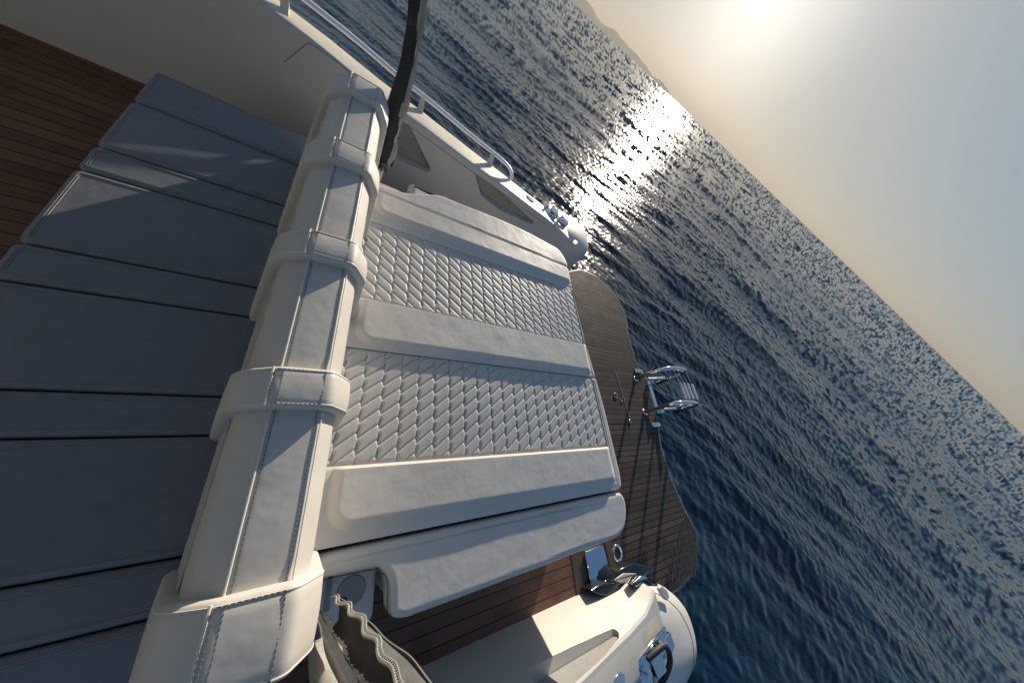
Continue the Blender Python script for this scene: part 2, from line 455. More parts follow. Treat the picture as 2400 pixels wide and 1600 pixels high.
def bolster_z(ycrisp, ysoft0, ysoft1, h, seed):
    def f(X, Y):
        z = np.full_like(X, -.002)
        sg = 1 if ycrisp > ysoft0 else -1
        a = sstep(0, .011, (ycrisp - Y) * sg) ** .6
        dy = (Y - ysoft1) * sg; dx = X - .088; rr = .045
        sd = np.where((dx < rr) & (dy < rr), rr - np.hypot(np.maximum(rr - dx, 0), np.maximum(rr - dy, 0)), np.minimum(dx, dy))
        b = sstep(-abs(ysoft1 - ysoft0), .006, sd); d = 1 - sstep(1.335, 1.372, X)
        # the raised field keeps a crisp edge but melts away at its inner corner
        m = a * b * (d * .75 + .25)
        m = np.maximum(m, a * .22 * (1 - b) * sstep(-.06, -.02, dy))
        dome = .003 * np.sin(np.pi * np.clip((X - .05) / 1.3, 0, 1)) * b
        return z + h * m + dome * m + .0016 * vnoise(X, Y, 9, seed) * m + .0006 * vnoise(X, Y, 40, seed + 1) * m
    return f
def quilt_z(y0, y1, slant, ph, seed):
    def f(X, Y):
        z = quilt(X + .011, Y + ph, .065, .0525, slant, .0048)
        e = np.minimum(np.clip((Y - y0) / .012, 0, 1), np.clip((y1 - Y) / .012, 0, 1)) * np.clip((1.366 - X) / .012, 0, 1)
        return -.006 + z * e + .0015 * vnoise(X, Y, 7, seed)
    return f
def border(parent, poly, seamx, y0, y1):
    mb = MB()
    mb.slab(poly, -.105, -.006, .014, 0, steps=4, rb=.01)
    mb.tube([(seamx + .0, y0 + (y1-y0)*k/30, -.0045 + .0) for k in range(31)], .0016, 5, 1)
    mb.tube([(seamx + .017, y0 + (y1-y0)*k/30, -.0058) for k in range(31)], .0011, 5, 2)
    return mb.build('border', ['vinyl', 'seam', 'thread'], parent)
sp1 = thing('sun_pad', 'larger quilted sun pad with two plain bolsters, on the starboard side of the stern deck', 'sun pad', (.7, .9, -.1), 'quilted sun pads')
border(sp1, round_poly([(-.0, .4715), (1.416, .4715), (1.397, .72), (1.387, 1.05), (1.376, 1.308), (-.0, 1.308)], [.02, .02, .03, .05, .06, .02]), 1.371, .475, 1.27)
pad_part('quilted_panel', sp1, .03, 1.368, .688, 1.118, quilt_z(.690, 1.116, -.98, .0, 3), 'vinyl_quilt', .003, q=(-.98, .0))
pad_part('bolster', sp1, .012, 1.373, .4725, .690, bolster_z(.690, .474, .512, .019, 21), 'vinyl')
pad_part('bolster', sp1, .012, 1.372, 1.116, 1.309, bolster_z(1.309, 1.150, 1.186, .019, 31), 'vinyl')
sp2 = thing('sun_pad', 'smaller quilted sun pad with one plain bolster, on the port side of the stern deck', 'sun pad', (.7, .16, -.1), 'quilted sun pads')
border(sp2, round_poly([(-.0, -.147), (1.418, -.147), (1.432, -.09), (1.430, .28), (1.4165, .4695), (-.0, .4695)], [.02, .025, .03, .05, .02, .02]), 1.372, -.13, .468)
pad_part('quilted_panel', sp2, .03, 1.368, .064, .469, quilt_z(.066, .467, .98, .013, 5), 'vinyl_quilt', .003, q=(.98, .013))
pad_part('bolster', sp2, .012, 1.374, -.146, .066, bolster_z(.066, -.126, -.088, .019, 41), 'vinyl')
mb = MB()  # a line of stitching beside every bolster
# ------------------------------------------------------------------ outer side cushions
def side_cushion(poly, rads, z0, z1, label, seed, crease=None):
    base = (sum(p[0] for p in poly)/len(poly), sum(p[1] for p in poly)/len(poly), z0)
    mb = MB()
    pl = round_poly(poly, rads, 6)
    # densify
    dn = []
    for i in range(len(pl)):
        a, b = Vector(pl[i]), Vector(pl[(i+1) % len(pl)]); k = max(1, int((b-a).length / .05))
        dn += [tuple(a + (b-a)*j/k) for j in range(k)]
    f = lambda x, y: .002 * math.sin(x*7 + seed) * math.sin(y*11 + seed*2) + .0015*math.sin(x*17 + y*9 + seed)
    mb.slab(dn, z0, z1, .022, 0, zf=f, steps=6)
    if crease:
        mb.tube(crease, .0016, 5, 1)
    o = mb.build('side_cushion', ['vinyl', 'seam'], None, base, auto=60)
    return single(o, label, 'cushion', base, 'side cushions beside the sun pads')
side_cushion([(.012, 1.322), (1.395, 1.322), (1.385, 1.40), (1.33, 1.492), (.9, 1.532), (.526, 1.512), (.40, 1.507), (.30, 1.452), (.20, 1.402), (.10, 1.392), (.012, 1.36)],
             [.03, .03, .04, .05, .1, .05, .03, .03, .03, .03, .02], -.10, -.001, 'long side cushion between the sun pads and the shaded starboard wall', 1.3)
side_cushion([(.012, -.158), (1.40, -.158), (1.426, -.20), (1.412, -.27), (1.364, -.330), (1.30, -.348), (.30, -.366), (.262, -.352), (.252, -.262), (.225, -.222), (.012, -.214)],
             [.03, .03, .05, .05, .05, .05, .05, .04, .06, .05, .03], -.115, -.004, 'long side cushion with a cut-out corner, above the teak port side walkway', 2.9,
             smooth_path([(.012, -.219, -.020), (.19, -.2245, -.019), (.232, -.240, -.017), (.249, -.27, -.016), (.259, -.345, -.018), (.30, -.362, -.022), (.7, -.3555, -.024), (1.3, -.342, -.024)], 8))

# ================================================================== the yacht itself
yacht = thing('motor_yacht', 'white motor yacht heeled on the sea, seen over its stern deck and teak swim platform', 'yacht', (1.0, .66, -.9))
CY = .6625
_zx = [-4.6, -2, -.5, 0, .3, .65, 1.0, 1.3, 1.7, 1.9]; _zz = [.80, .40, .10, -.003, -.042, -.10, -.15, -.20, -.262, -.29]
def zc(x): return float(np.interp(x, _zx, _zz))
def side(s, w): return CY + s * w      # s = +1 starboard, -1 port
def xz_prism(poly, ya, yb):
    b = MB(); b.loft([[(x, ya, z) for x, z in poly], [(x, yb, z) for x, z in poly]], True, True); return b
POCK = {1: [round_poly([(-.10, -.10), (.214, -.072), (.425, -.268), (.40, -.298), (-.06, -.305)], .02),
            round_poly([(.733, -.160), (1.013, -.199), (1.405, -.298), (1.425, -.318), (1.397, -.332), (1.068, -.331), (.847, -.285)], .015)],
        -1: [round_poly([(.87, -.155), (.95, -.150), (1.255, -.197), (1.41, -.228), (1.445, -.255), (1.435, -.278), (1.043, -.288), (.90, -.288)], .015)]}
for s in (1, -1):
    # coaming: the solid inner wall with its flat cap
    secs = []
    xs = [-4.6, -3.8, -3, -2.4, -2, -1.5, -1.1, -.8, -.5, -.25, 0, .15, .3, .45, .65, .8, 1.0, 1.15, 1.3, 1.5, 1.7, 1.80, 1.85]
    for x in xs:
        z = zc(x); wo = 1.6575 - .07 * max(0, min(1, (-.2 - x) / .5))
        taper = .0 if x < 1.6 else (x - 1.6) ** 2 * 1.1
        p = [(1.3575, -.60), (1.3575, -.505), (1.3575 + .1075*((z + .5)*.34 + .005)/(z + .483), -.5 + (z + .5) * .34), (1.465, z - .022), (1.470, z - .008), (1.482, z), (1.50, z), (wo - .02, z - .003), (wo - .004, z - .009), (wo, z - .022), (wo, -.60)]
        p = [(max(1.3575, w - taper) if w < 1.5 and x > 1.6 else w, zz) for w, zz in p]
        secs.append([(x, side(s, w), zz) for w, zz in p])
    b = MB(); b.loft(secs, True, True, 0)
    for fi, f in enumerate(b.f):   # cream non-slip on the flat cap
        if len(f) == 4:
            c = sum((Vector(b.v[i]) for i in f), Vector()) / 4; w = abs(c.y - CY)
            if 1.505 < w and c.z > zc(c.x) - .012 and w < 1.63: b.m[fi] = 1
    o = b.build('coaming', ['gel_grey' if s == 1 else 'gel', 'nonskid'], yacht, auto=30)  # starboard wall's shade is put into a greyer gelcoat
    for poly in POCK[s]:
        cut = xz_prism(poly, side(s, 1.30), side(s, 1.488)).build('cutter', 'gel', None, tuple(yacht['_b']))
        md = o.modifiers.new('b', 'BOOLEAN'); md.operation = 'DIFFERENCE'; md.solver = 'EXACT'; md.object = cut
        cut.parent = yacht
        bpy.context.view_layer.update()
        dg = bpy.context.evaluated_depsgraph_get()
        me = bpy.data.meshes.new_from_object(o.evaluated_get(dg)); o.modifiers.clear(); o.data = me
        bpy.data.objects.remove(cut)
        xz_prism(inset(poly, .004), side(s, 1.478), side(s, 1.486)).build('pocket_shade', 'pocket_tone', o)  # dark insert standing in for shade at the pocket's back
    bm = bmesh.new(); bm.from_mesh(o.data)
    for e in bm.edges:
        if len(e.link_faces) == 2: e.smooth = e.calc_face_angle(0) < R(24)
    bm.to_mesh(o.data); bm.free()
    o.name = 'coaming'; o['label'] = 'shaded starboard side wall with two pockets' if s == 1 else 'sunlit port side wall with one long pocket'
    # outer hull below the cap
    b = MB(); secs = []
    for x in xs + [1.9, 2.0]:
        z = zc(min(x, 1.85)) - (.0 if x < 1.86 else .03); wo = 1.6575 - .07 * max(0, min(1, (-.2 - x) / .5))
        p = [(wo - .006, z - .03), (wo + .05, z - .05), (wo + .16, z - .11), (wo + .29, z - .21), (wo + (.38 if s == 1 else .345), z - .32), (wo + (.425 if s == 1 else .365), z - .44), (2.075 if s == 1 else 2.02, -.80), (2.05 if s == 1 else 2.0, -1.0), (1.9, -1.5)]
        secs.append([(x, side(s, w), zz) for w, zz in p])
    b.loft(secs, False, False, 0); b.build('hull_side', 'gel', yacht, auto=60)
    # rounded stern quarter
    b = MB(); secs = []
    st = [(1.70, 1.37, 2.085, -.310), (1.86, 1.37, 2.09, -.312), (1.95, 1.39, 2.09, -.316), (2.05, 1.415, 2.09, -.326), (2.15, 1.45, 2.085, -.342), (2.25, 1.50, 2.075, -.368), (2.33, 1.55, 2.06, -.398), (2.40, 1.60, 2.03, -.435), (2.45, 1.66, 1.99, -.475), (2.485, 1.715, 1.945, -.52), (2.505, 1.765, 1.90, -.565), (2.512, 1.80, 1.87, -.60)]
    for x, wi, wo, zt in st:
        if s == -1 and x > 1.9: x = 1.9 + (x - 1.9) * .93
        if s == -1: wo -= .055
        wm, hw = (wi+wo)/2, (wo-wi)/2
        c = [(wi + .0, -.95)]
        for k in range(25):
            t = -1 + 2*k/24
            ex = 3.2 if t < 0 else 2.1
            c.append((wm + hw*math.copysign(abs(t)**.8, t), -.64 + (zt + .64)*(1 - abs(abs(t)**.8)**ex)**(1/ex)))
        c.append((wo, -.95)); c.append((wo - .08, -1.35)); c.append((wi, -1.35))
        secs.append([(x, side(s, w), z) for w, z in c])
    b.loft(secs, True, True, 0)
    # moulding seam round the quarter
    seam = [(1.62, 1.86), (1.9, 1.83), (2.10, 1.74), (2.24, 1.66), (2.14, 1.58)]
    q = b.build('stern_quarter', ['gel', 'seam'], yacht, auto=50)
    if s == -1:
        sb = MB(); import mathutils
        dg = bpy.context.evaluated_depsgraph_get()
        bvh = mathutils.bvhtree.BVHTree.FromPolygons([tuple(v.co) for v in q.data.vertices], [tuple(p.vertices) for p in q.data.polygons])
        B = Vector(yacht['_b'])
        pts = []
        # points along the seam seen just inside the rim
        for (X, Y) in smooth_path([(1.835, -.735, 0), (1.97, -.80, 0), (2.10, -.89, 0), (2.185, -1.0, 0), (2.21, -1.10, 0), (2.16, -1.21, 0), (2.02, -1.29, 0), (1.7, -1.34, 0)], 8) and [(p.x, p.y) for p in smooth_path([(1.835, -.735, 0), (1.97, -.80, 0), (2.10, -.89, 0), (2.185, -1.0, 0), (2.21, -1.10, 0), (2.16, -1.21, 0), (2.02, -1.29, 0), (1.72, -1.34, 0)], 8)]:
            h = bvh.ray_cast(Vector((X, Y, 1)) - B, Vector((0, 0, -1)))
            if h[0]: pts.append(h[0] + B + Vector((0, 0, .0005)))
        sb.tube(pts, .0022, 5, 0); sb.build('mould_seam', 'seam', q)

# fine joint lines moulded into the starboard wall
b = MB()
def wallpt(x, z):
    t = (z + .505)/(zc(x) + .483); return (x, side(1, 1.3575 + .1075*t - .0015), z)
b.tube([wallpt(x, zc(x) - .045) for x in np.linspace(-.1, 1.6, 40)], .0016, 5, 0)
b.tube([wallpt(-.44, -.082), wallpt(-.345, .048), wallpt(-.335, .055), wallpt(-.32, .055), wallpt(-.196, .042), wallpt(-.05, .010)], .0016, 5, 0)
b.build('joint_line', 'thread', yacht)
# stanchioned hand rail along the starboard cap
b = MB()
rp = [(-4.4, 2.25, zc(-4.4) + .075)] + [(x, (2.25 if x < -.4 else 2.335), zc(x) + .072) for x in (-3.4, -2.6, -2, -1.5, -1.0, -.7, -.2, .1, .3, .5, .7, .85, .95)] + [(1.02, 2.334, zc(1.02) + .064), (1.075, 2.330, zc(1.07) + .04), (1.10, 2.322, zc(1.1) + .002)]
b.tube(smooth_path(rp, 5), .019, 12, 0, flat=.7)
rail = b.build('hand_rail', 'rail', yacht)
for x in (-3.2, -2.5, -1.82, -1.15, -.45, .265, .86):
    yb = 2.20 if x < -.4 else 2.285; yt = 2.25 if x < -.4 else 2.335
    b = MB(); z = zc(x)
    b.loft([[(x - .018, yb - .012, z - .004), (x + .018, yb - .012, z - .004), (x + .018, yb + .016, z - .004), (x - .018, yb + .016, z - .004)],
            [(x - .016, yt - .012, z + .068), (x + .012, yt - .012, z + .068), (x + .012, yt + .012, z + .068), (x - .016, yt + .012, z + .068)]], True, True, 0, False)
    b.build('stanchion', 'gel', rail)

# moulded base under the pads, soles, platform
b = MB()
b.slab(round_poly([(-.10, -.205), (.215, -.205), (.262, -.255), (.275, -.345), (1.36, -.33), (1.40, -.29), (1.418, -.12), (1.405, .6), (1.372, 1.24), (1.33, 1.47), (.35, 1.49), (.25, 1.40), (-.10, 1.40)], .03), -1.02, -.107, .02, 0)
b.build('pad_base', 'gel', yacht)
b = MB(); b.box((-4.4, -.71, -.56), (1.415, 2.04, -.5)); b.build('cockpit_sole', 'teak_red', yacht)
b = MB(); b.box((1.419, -.72, -.60), (1.50, -.33, -.497)); b.build('threshold', 'teak_plain', yacht)
b = MB(); b.box((1.735, -.74, -.60), (1.80, -.38, -.4965)); b.build('step_nosing', 'teak_plain', yacht)
b = MB(); b.box((1.503, -.72, -.60), (1.732, -.38, -.502)); b.box((1.415, -.72, -1.0), (1.79, -.36, -.601), bev=0); b.build('step_well', 'teak_plain', yacht)
# unseen roof added to shade the cockpit, behind and above the viewer
b = MB(); b.slab(round_poly([(-4.5, -1.0), (-.38, -1.0), (-.22, -.6), (-.16, .66), (-.22, 1.95), (-.38, 2.35), (-4.5, 2.35)], .1), 1.52, 1.64, .03, 0)
b.build('added_hardtop', 'gel', yacht)
for y_ in (-.86, 2.20):
    b = MB(); b.tube([(-1.5, y_, zc(-1.5) - .02), (-1.9, y_, 1.53)], .05, 16, 0); b.build('hardtop_pillar', 'gel', yacht)
b = MB(); b.slab(round_poly([(-3.1, -.70), (-3.1, 2.02), (-4.58, 2.05), (-4.58, -.72)], .12), -.49, 1.525, .04, 0); b.build('deckhouse', 'gel', yacht)
b = MB(); secs = []
for x, k_, zt in ((-4.59, 1.0, .80), (-5.8, .93, .95), (-7.0, .74, 1.08), (-8.0, .47, 1.18), (-8.8, .18, 1.26), (-9.1, .03, 1.3)):
    P_ = [(1.60, zt), (1.90, zt - .5), (2.05, -.6), (1.9, -1.5)]
    secs.append([(x, CY + k_*w, z) for w, z in P_] + [(x, CY - k_*w, z) for w, z in P_[::-1]])
b.loft(secs, True, True, 0); b.build('bow', 'gel', yacht)
# polished hatch in the walkway
b = MB()
pl = round_poly([(1.528, -.512), (1.706, -.510), (1.728, -.690), (1.538, -.702)], .016)
b.slab(pl, -.499, -.488, .003, 0)
hz = b.build('boarding_plate', 'mirror', yacht)
b = MB(); b.tube([(1.548, -.696, -.486), (1.722, -.684, -.486)], .006, 10, 0); b.tube([(1.5385, -.700, -.488), (1.527, -.515, -.487), (1.53, -.508, -.487), (1.705, -.506, -.487)], .003, 8, 0)
b.build('hinge', 'steel', hz)
# black gloss gate post moulding with the S-shaped edge
b = MB()
k = .83
S = [(1.534, -.703), (1.60, -.742), (1.673, -.767), (1.73, -.782), (1.78, -.793), (1.83, -.797), (1.90, -.793), (1.97, -.780), (2.06, -.757), (2.15, -.747)]
T = [(2.19, -.735), (2.08, -.700), (1.99, -.668), (1.90, -.667), (1.84, -.668), (1.77, -.690), (1.745, -.720), (1.66, -.700), (1.60, -.698)]
sc = 1.52 / 1.6
pl = [(x*sc, y*sc) for x, y in [(p[0], p[1]) for p in smooth_path([(a, c, 0) for a, c in S], 4)] + T]
hole = [(1.663, -.670), (1.758, -.658), (1.89, -.690), (1.817, -.713), (1.724, -.700)]
b.slab(pl, -.50, -.418, .006, 0)
gate = b.build('gate_moulding', 'blackgloss', yacht)
b = MB(); b.slab(round_poly(hole, .012), -.42, -.4145, .003, 0); b.build('latch_plate', 'gel', gate)
b = MB(); b.slab(round_poly([(1.735, -.698), (1.785, -.722), (1.842, -.716), (1.905, -.712), (1.99, -.762), (1.885, -.692), (1.842, -.680)], .006), -.40, -.352, .004, 0)
b.build('corner_plate', 'steel', yacht)

# niches beside the cushions where the shade poles stand
for s in (1, -1):
    y0 = side(s, .90 if s == 1 else .915); sgn = s
    yy = lambda d: (1.40 + d) if s == 1 else (-.222 - d)
    b = MB()
    b.slab(rrect(-.06, min(yy(0), yy(.165)), .238, max(yy(0), yy(.165)), .025), -.5, -.135, .012, 0)
    n = b.build('pole_socket', 'gel', yacht)
    b = MB()
    b.ring((.168, yy(.068), -.135), .037, .004, 40, 0); b.disc((.168, yy(.068), -.1355), .035, 'z', 40, 0, .003, .001)
    b.tube([(.150, yy(.085), -.137), (.150, yy(.085), -.129)], .008, 12, 1)
    b.box((.098, min(yy(.01), yy(.10)), -.1365), (.114, max(yy(.01), yy(.10)), -.1325), 0); b.disc((.105, yy(.02), -.1325), .005, 'z', 12, 1, .002)
    b.build('socket_cover', ['socket', 'rubber'], n)
b = MB()
b.slab(round_poly([(.255, 1.50), (.35, 1.52), (.5, 1.545), (.62, 1.57), (.60, 1.62), (.24, 1.63)], .02), -.5, -.10, .03, 0); b.build('arm_rest', 'gel', yacht)

# swim platform
PL = [(2.41, 2.30), (2.771, 2.477), (3.119, 2.474), (3.291, 2.361), (3.452, 2.215), (3.530, 2.10), (3.560, 1.953), (3.545, 1.749), (3.481, 1.652), (3.466, 1.502), (3.478, 1.295), (3.475, 1.114), (3.585, .985), (3.585, .90), (3.565, .50), (3.530, .33), (3.462, .10), (3.462, -.24), (3.530, -.53), (3.635, -.80), (3.615, -.90), (3.38, -1.104), (3.02, -1.160), (2.55, -1.16), (2.45, -1.05), (1.42, -.80), (1.42, 2.05), (2.3, 2.1)]
PL = round_poly(PL, .06, 3)
b = MB(); b.slab(PL, -.975, -.904, .006, 0, rb=.004); plat = b.build('swim_platform', 'gel_grey', yacht)
b = MB(); b.slab(inset(PL, .022), -.9, -.8995 + .004, .002, 0); b.build('teak_deck', 'teak_grey', plat)
def strip(b, pts, w, z, mi=0, h=.003, closed=False):
    P = [Vector((p[0], p[1])) for p in pts]
    if closed: P.append(P[0])
    L, Rr = [], []
    for i, p in enumerate(P):
        t = (P[min(i+1, len(P)-1)] - P[max(i-1, 0)]).normalized(); n = Vector((-t.y, t.x)) * w/2
        L.append(p + n); Rr.append(p - n)
    for i in range(len(P)-1):
        q = [L[i], L[i+1], Rr[i+1], Rr[i]]
        b.add([(v.x, v.y, z) for v in q] + [(v.x, v.y, z+h) for v in q], [(3,2,1,0),(4,5,6,7),(0,1,5,4),(1,2,6,5),(2,3,7,6),(3,0,4,7)], mi, False)
b = MB()
strip(b, inset(PL, .085)[:76], .006, -.8962, 0, .0012)
b.build('border_seam', 'rubber', plat)
b = MB()
hp = [(1.45, .972), (2.0, .972), (2.57, .966), (2.86, .975), (2.905, .965), (2.925, .93), (2.945, .66), (2.962, .40), (2.958, .362), (2.90, .356), (2.0, .352), (1.45, .352)]
strip(b, hp, .022, -.8965, 0, .0022); strip(b, [(x + .016, y) for x, y in hp[4:9]], .004, -.8960, 1, .004)
hatch = b.build('hatch_rim', ['rubber', 'gel_grey'], plat)
b = MB(); b.ring((2.815, .665, -.891), .026, .005, 24); b.build('lift_ring', 'steel', hatch)
b = MB(); b.ring((2.905, .60, -.891), .009, .004, 16); b.build('catch', 'steel', hatch)
b = MB(); b.ring((2.955, .372, -.889), .016, .005, 16); b.build('hinge_boss', 'steel', hatch)
b = MB(); b.ring((2.292, -.722, -.893), .052, .011, 32); b.disc((2.292, -.722, -.896), .050, 'z', 32, 1, .004); b.build('deck_fitting', ['steel', 'rubber'], plat)
for cx, cy in ((3.424, 1.015), (3.450, .330)):
    b = MB(); b.slab(rrect(cx-.085, cy-.026, cx+.085, cy+.026, .02), -.896, -.874, .008, 0); b.slab(rrect(cx-.05, cy-.014, cx+.05, cy+.014, .01), -.874, -.868, .003, 0)
    b.build('pop_up_cleat', 'steel', plat)

# deck fittings on both stern quarters: oval plate, fairlead with rollers
for s in (1, -1):
    b = MB()
    el = lambda x, w, a, c, n=28: [(x + a*math.cos(2*math.pi*k/n), side(s, w + c*math.sin(2*math.pi*k/n))) for k in range(n)]
    zl = lambda x, y: zc(x) - .0
    x0, w0 = 1.33, 1.588
    b.slab(el(x0, w0, .05, .030), -.01, .006, .004, 0, zf=lambda x, y: zc(x)); 
    for v in range(len(b.v)):
        if b.v[v][2] < 0 and b.v[v][2] > -.05: b.v[v] = (b.v[v][0], b.v[v][1], zc(x0) - .02)
    b.build('oval_plate', 'mirror', yacht)
    b = MB(); y = lambda w: side(s, w)
    def q(pts, z0, z1, mi=0, r=.003): b.slab(round_poly([(x, y(w)) for x, w in pts], .008), z0, z1, r, mi)
    q([(1.50, 1.600), (1.64, 1.578), (1.835, 1.572), (1.86, 1.63), (1.72, 1.665), (1.55, 1.672)], -.36, -.262, 2)
    q([(1.505, 1.588), (1.605, 1.592), (1.600, 1.715), (1.525, 1.712)], -.31, -.236, 1)
    q([(1.610, 1.618), (1.705, 1.600), (1.715, 1.690), (1.635, 1.692)], -.29, -.226, 1)
    q([(1.755, 1.620), (1.862, 1.585), (1.875, 1.650), (1.80, 1.690)], -.33, -.256, 1)
    for (x, w) in ((1.560, 1.645), (1.745, 1.600)):
        b.tube([(x, y(w), -.30), (x, y(w), -.215)], .014, 14, 0); b.disc((x, y(w), -.215), .018, 'z', 18, 0, .005)
    b.tube(smooth_path([(1.50, y(1.600), -.245), (1.60, y(1.577), -.240), (1.70, y(1.566), -.246), (1.83, y(1.562), -.262)], 5), .008, 8, 0)
    fl = b.build('fairlead', ['steel', 'mirror', 'steel'], yacht)
    b = MB()
    q([(1.60, 1.80), (1.66, 1.79), (1.70, 1.82), (1.64, 1.85)], -.45, -.335, 0)
    b.tube([(1.60, y(1.79), -.33), (1.68, y(1.80), -.33)], .012, 10, 0)
    b.build('mooring_cleat', 'steel', yacht)
    b = MB()
    q([(1.945, 1.425), (1.985, 1.42), (2.03, 1.455), (2.035, 1.49), (2.00, 1.50), (1.965, 1.47)], -.34, -.3215, 0, .004)
    b.build('recessed_catch', 'gel_grey', yacht)
# mooring line through the port fairlead
b = MB()
mpth = smooth_path([(1.60, -.945, -.238), (1.66, -.93, -.220), (1.72, -.925, -.212), (1.75, -.955, -.214), (1.752, -1.00, -.222), (1.735, -1.05, -.250), (1.69, -1.10, -.285), (1.62, -1.15, -.32), (1.53, -1.19, -.35)], 6)
b.tube(mpth, .014, 10, 0)
o = b.build('mooring_line', 'rubber', None, (1.7, -1.0, -.3)); single(o, 'thick black mooring line wound through the chrome fairlead on the port quarter', 'rope', (1.7, -1.0, -.3))

# cockpit bench in front of the backrest
b = MB(); b.box((-.78, -.40, -.5), (-.12, 1.66, -.25)); b.build('bench_base', 'gel', yacht)
bc = thing('bench_cushion', 'slate grey bench seat cushion in panels, forward of the backrest roll', 'cushion', (-.5, .64, -.25))
ed = [1.695, 1.466, 1.18, 1.056, .735, .607, .31, .19, -.12, -.24, -.42]
for a, c in zip(ed[1:], ed[:-1]):
    b = MB(); b.slab(rrect(-.80, a + .002, -.215, c - .002, .021), -.248, -.150, .014, 0); 
    for q_ in (.016, .021):
        b.tube([(x, y, -.1495) for x, y in (lambda r_: r_ + r_[:1])(rrect(-.80 + q_, a + .002 + q_, -.215 - q_, c - .002 - q_, .012))], .0011, 5, 1)
    b.build('seat_panel', ['seat', 'groove'], bc)

# ================================================================== shade poles in canvas sleeves
def wob(a, z, s): return .10*math.sin(3*a + 9*z + s) + .07*math.sin(5*a - 17*z + 2*s) + .05*math.sin(2*a + 31*z)
pb = (.085, 1.60, -.13)
pA = thing('shade_pole', 'dark canvas-sleeved shade pole standing against the water by the starboard wall', 'pole', pb, 'sleeved sunshade poles')
b = MB()
ctr = lambda z: Vector((float(np.interp(z, [-.1, .02, .2, .33, .45, .56, .65, .95], [.078, .080, .082, .085, .089, .080, .066, .055])), 1.60, z))
hw = lambda z: float(np.interp(z, [-.1, .02, .2, .33, .45, .56, .65, .95], [.039, .040, .0385, .034, .027, .0245, .0255, .024]))
secs = []
for k in range(75):
    z = -.02 + .97*k/74; c = ctr(z); r0 = hw(z)
    ring = []
    for j in range(30):
        a = 2*math.pi*j/30; r = r0*(1 + .55*wob(a, z, 1.0))
        if abs(a - .35) < .25: r *= 1.10
        ring.append(c + Vector((math.cos(a)*r, math.sin(a)*r*.85, 0)))
    secs.append(ring)
b.loft(secs, True, True, 0)
for fi, f in enumerate(b.f):      # sunlight on the sleeve's aft side, painted as a paler canvas
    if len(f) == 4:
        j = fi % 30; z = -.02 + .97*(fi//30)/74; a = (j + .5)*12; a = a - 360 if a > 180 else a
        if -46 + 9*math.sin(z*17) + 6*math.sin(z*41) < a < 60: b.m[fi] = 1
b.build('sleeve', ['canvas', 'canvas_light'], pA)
b = MB()   # zip flap down the aft edge, its sunlit look painted pale
L = []
for k in range(75):
    z = -.05 + 1.0*k/74; c = ctr(z); r0 = hw(z)
    w = .012 + .004*math.sin(z*23) + .003*math.sin(z*47); x = r0*.93 + .002*math.sin(z*31)
    p = c + Vector((x, .008*math.sin(z*14), 0))
    L.append([p + Vector((-.004, .003, 0)), p + Vector((w, -.002, 0)), p + Vector((w, -.005, 0)), p + Vector((-.004, -.004, 0))])
b.loft(L, True, True, 0); b.build('zip_flap', 'canvas_light', pA)
b = MB()   # loose tail of the sleeve
L = []
for k in range(14):
    z = .235 - .28*k/13; c = ctr(z); x = .034 + .022*(k/13)**.5
    L.append([c + Vector((.02, .01, 0)), c + Vector((x, .012 + .006*math.sin(k), 0)), c + Vector((x, .008 + .006*math.sin(k), 0)), c + Vector((.02, .004, 0))])
b.loft(L, True, True, 0); b.build('loose_tail', 'canvas', pA)
b = MB(); b.tube([(.068, 1.60, -.16), (.074, 1.60, .05)], .026, 16, 0); b.build('pole', 'gel_grey', pA)
b = MB()
for k in range(9): b.tube([(.058 + .006*k, 1.565 - .003*math.sin(k*2), -.02 - .008*abs(math.sin(k*1.7))), (.060 + .006*k, 1.562, -.052 - .012*abs(math.cos(k*2.3)))], .0026, 5, 0)
b.build('toggle_cord', 'rubber', pA)

pb = (.13, -.285, -.13)
pB = thing('shade_pole', 'shade pole in an unzipped wavy canvas sleeve, standing in the port corner socket', 'pole', pb, 'sleeved sunshade poles')
e2 = Vector((-.38, .925, 0)).normalized(); e1 = Vector((e2.y, -e2.x, 0))
def cB(z): return Vector((.098 + .095*z, -.290 - .01*z, z))
NB = 90
def ribbon(parent, name, mats, prof_fn, z0, z1, n=NB, th=.0025, mi_split=None):
    b = MB(); secs = []
    for k in range(n+1):
        z = z0 + (z1-z0)*k/n; c = cB(z); P = prof_fn(z)
        pts = [c + e1*p[0] + e2*p[1] for p in P]
        out = []
        for i, p in enumerate(pts):
            t = pts[min(i+1, len(pts)-1)] - pts[max(i-1, 0)]; nn = Vector((t.y, -t.x, 0)).normalized(); out.append(p + nn*th)
        secs.append(pts + out[::-1])
    b.loft(secs, True, True, 0)
    if mi_split is not None:
        m = len(prof_fn(z0))
        for fi, f in enumerate(b.f):
            if len(f) == 4:
                j = fi % (2*m)
                b.m[fi] = 0 if j < m - 1 else 1
    return b.build(name, mats, parent, auto=60)
g = lambda z: .55 + .45*min(1, max(0, (z + .05)/.5))      # the sleeve opens wider with height
back = lambda z: [(-.040*g(z) + .004*math.sin(z*19), .012), (-.044*g(z), -.012), (-.032*g(z), -.034), (0, -.044), (.030*g(z), -.036), (.046*g(z) + .003*math.sin(z*23), -.014), (.053*g(z) + .002*math.sin(z*31), .012)]
ribbon(pB, 'sleeve', ['canvas_in', 'canvas_mid'], lambda z: back(z), -.01, .85, mi_split=1)
ribbon(pB, 'folded_flap', ['canvas_light', 'canvas_in'], lambda z: [(-.040*g(z) + .004*math.sin(z*19), .012), (-.052*g(z) + .003*math.sin(z*27), .016), (-.070*g(z) + .003*math.sin(z*33), .004), (-.080*g(z), -.016)], .16, .85)
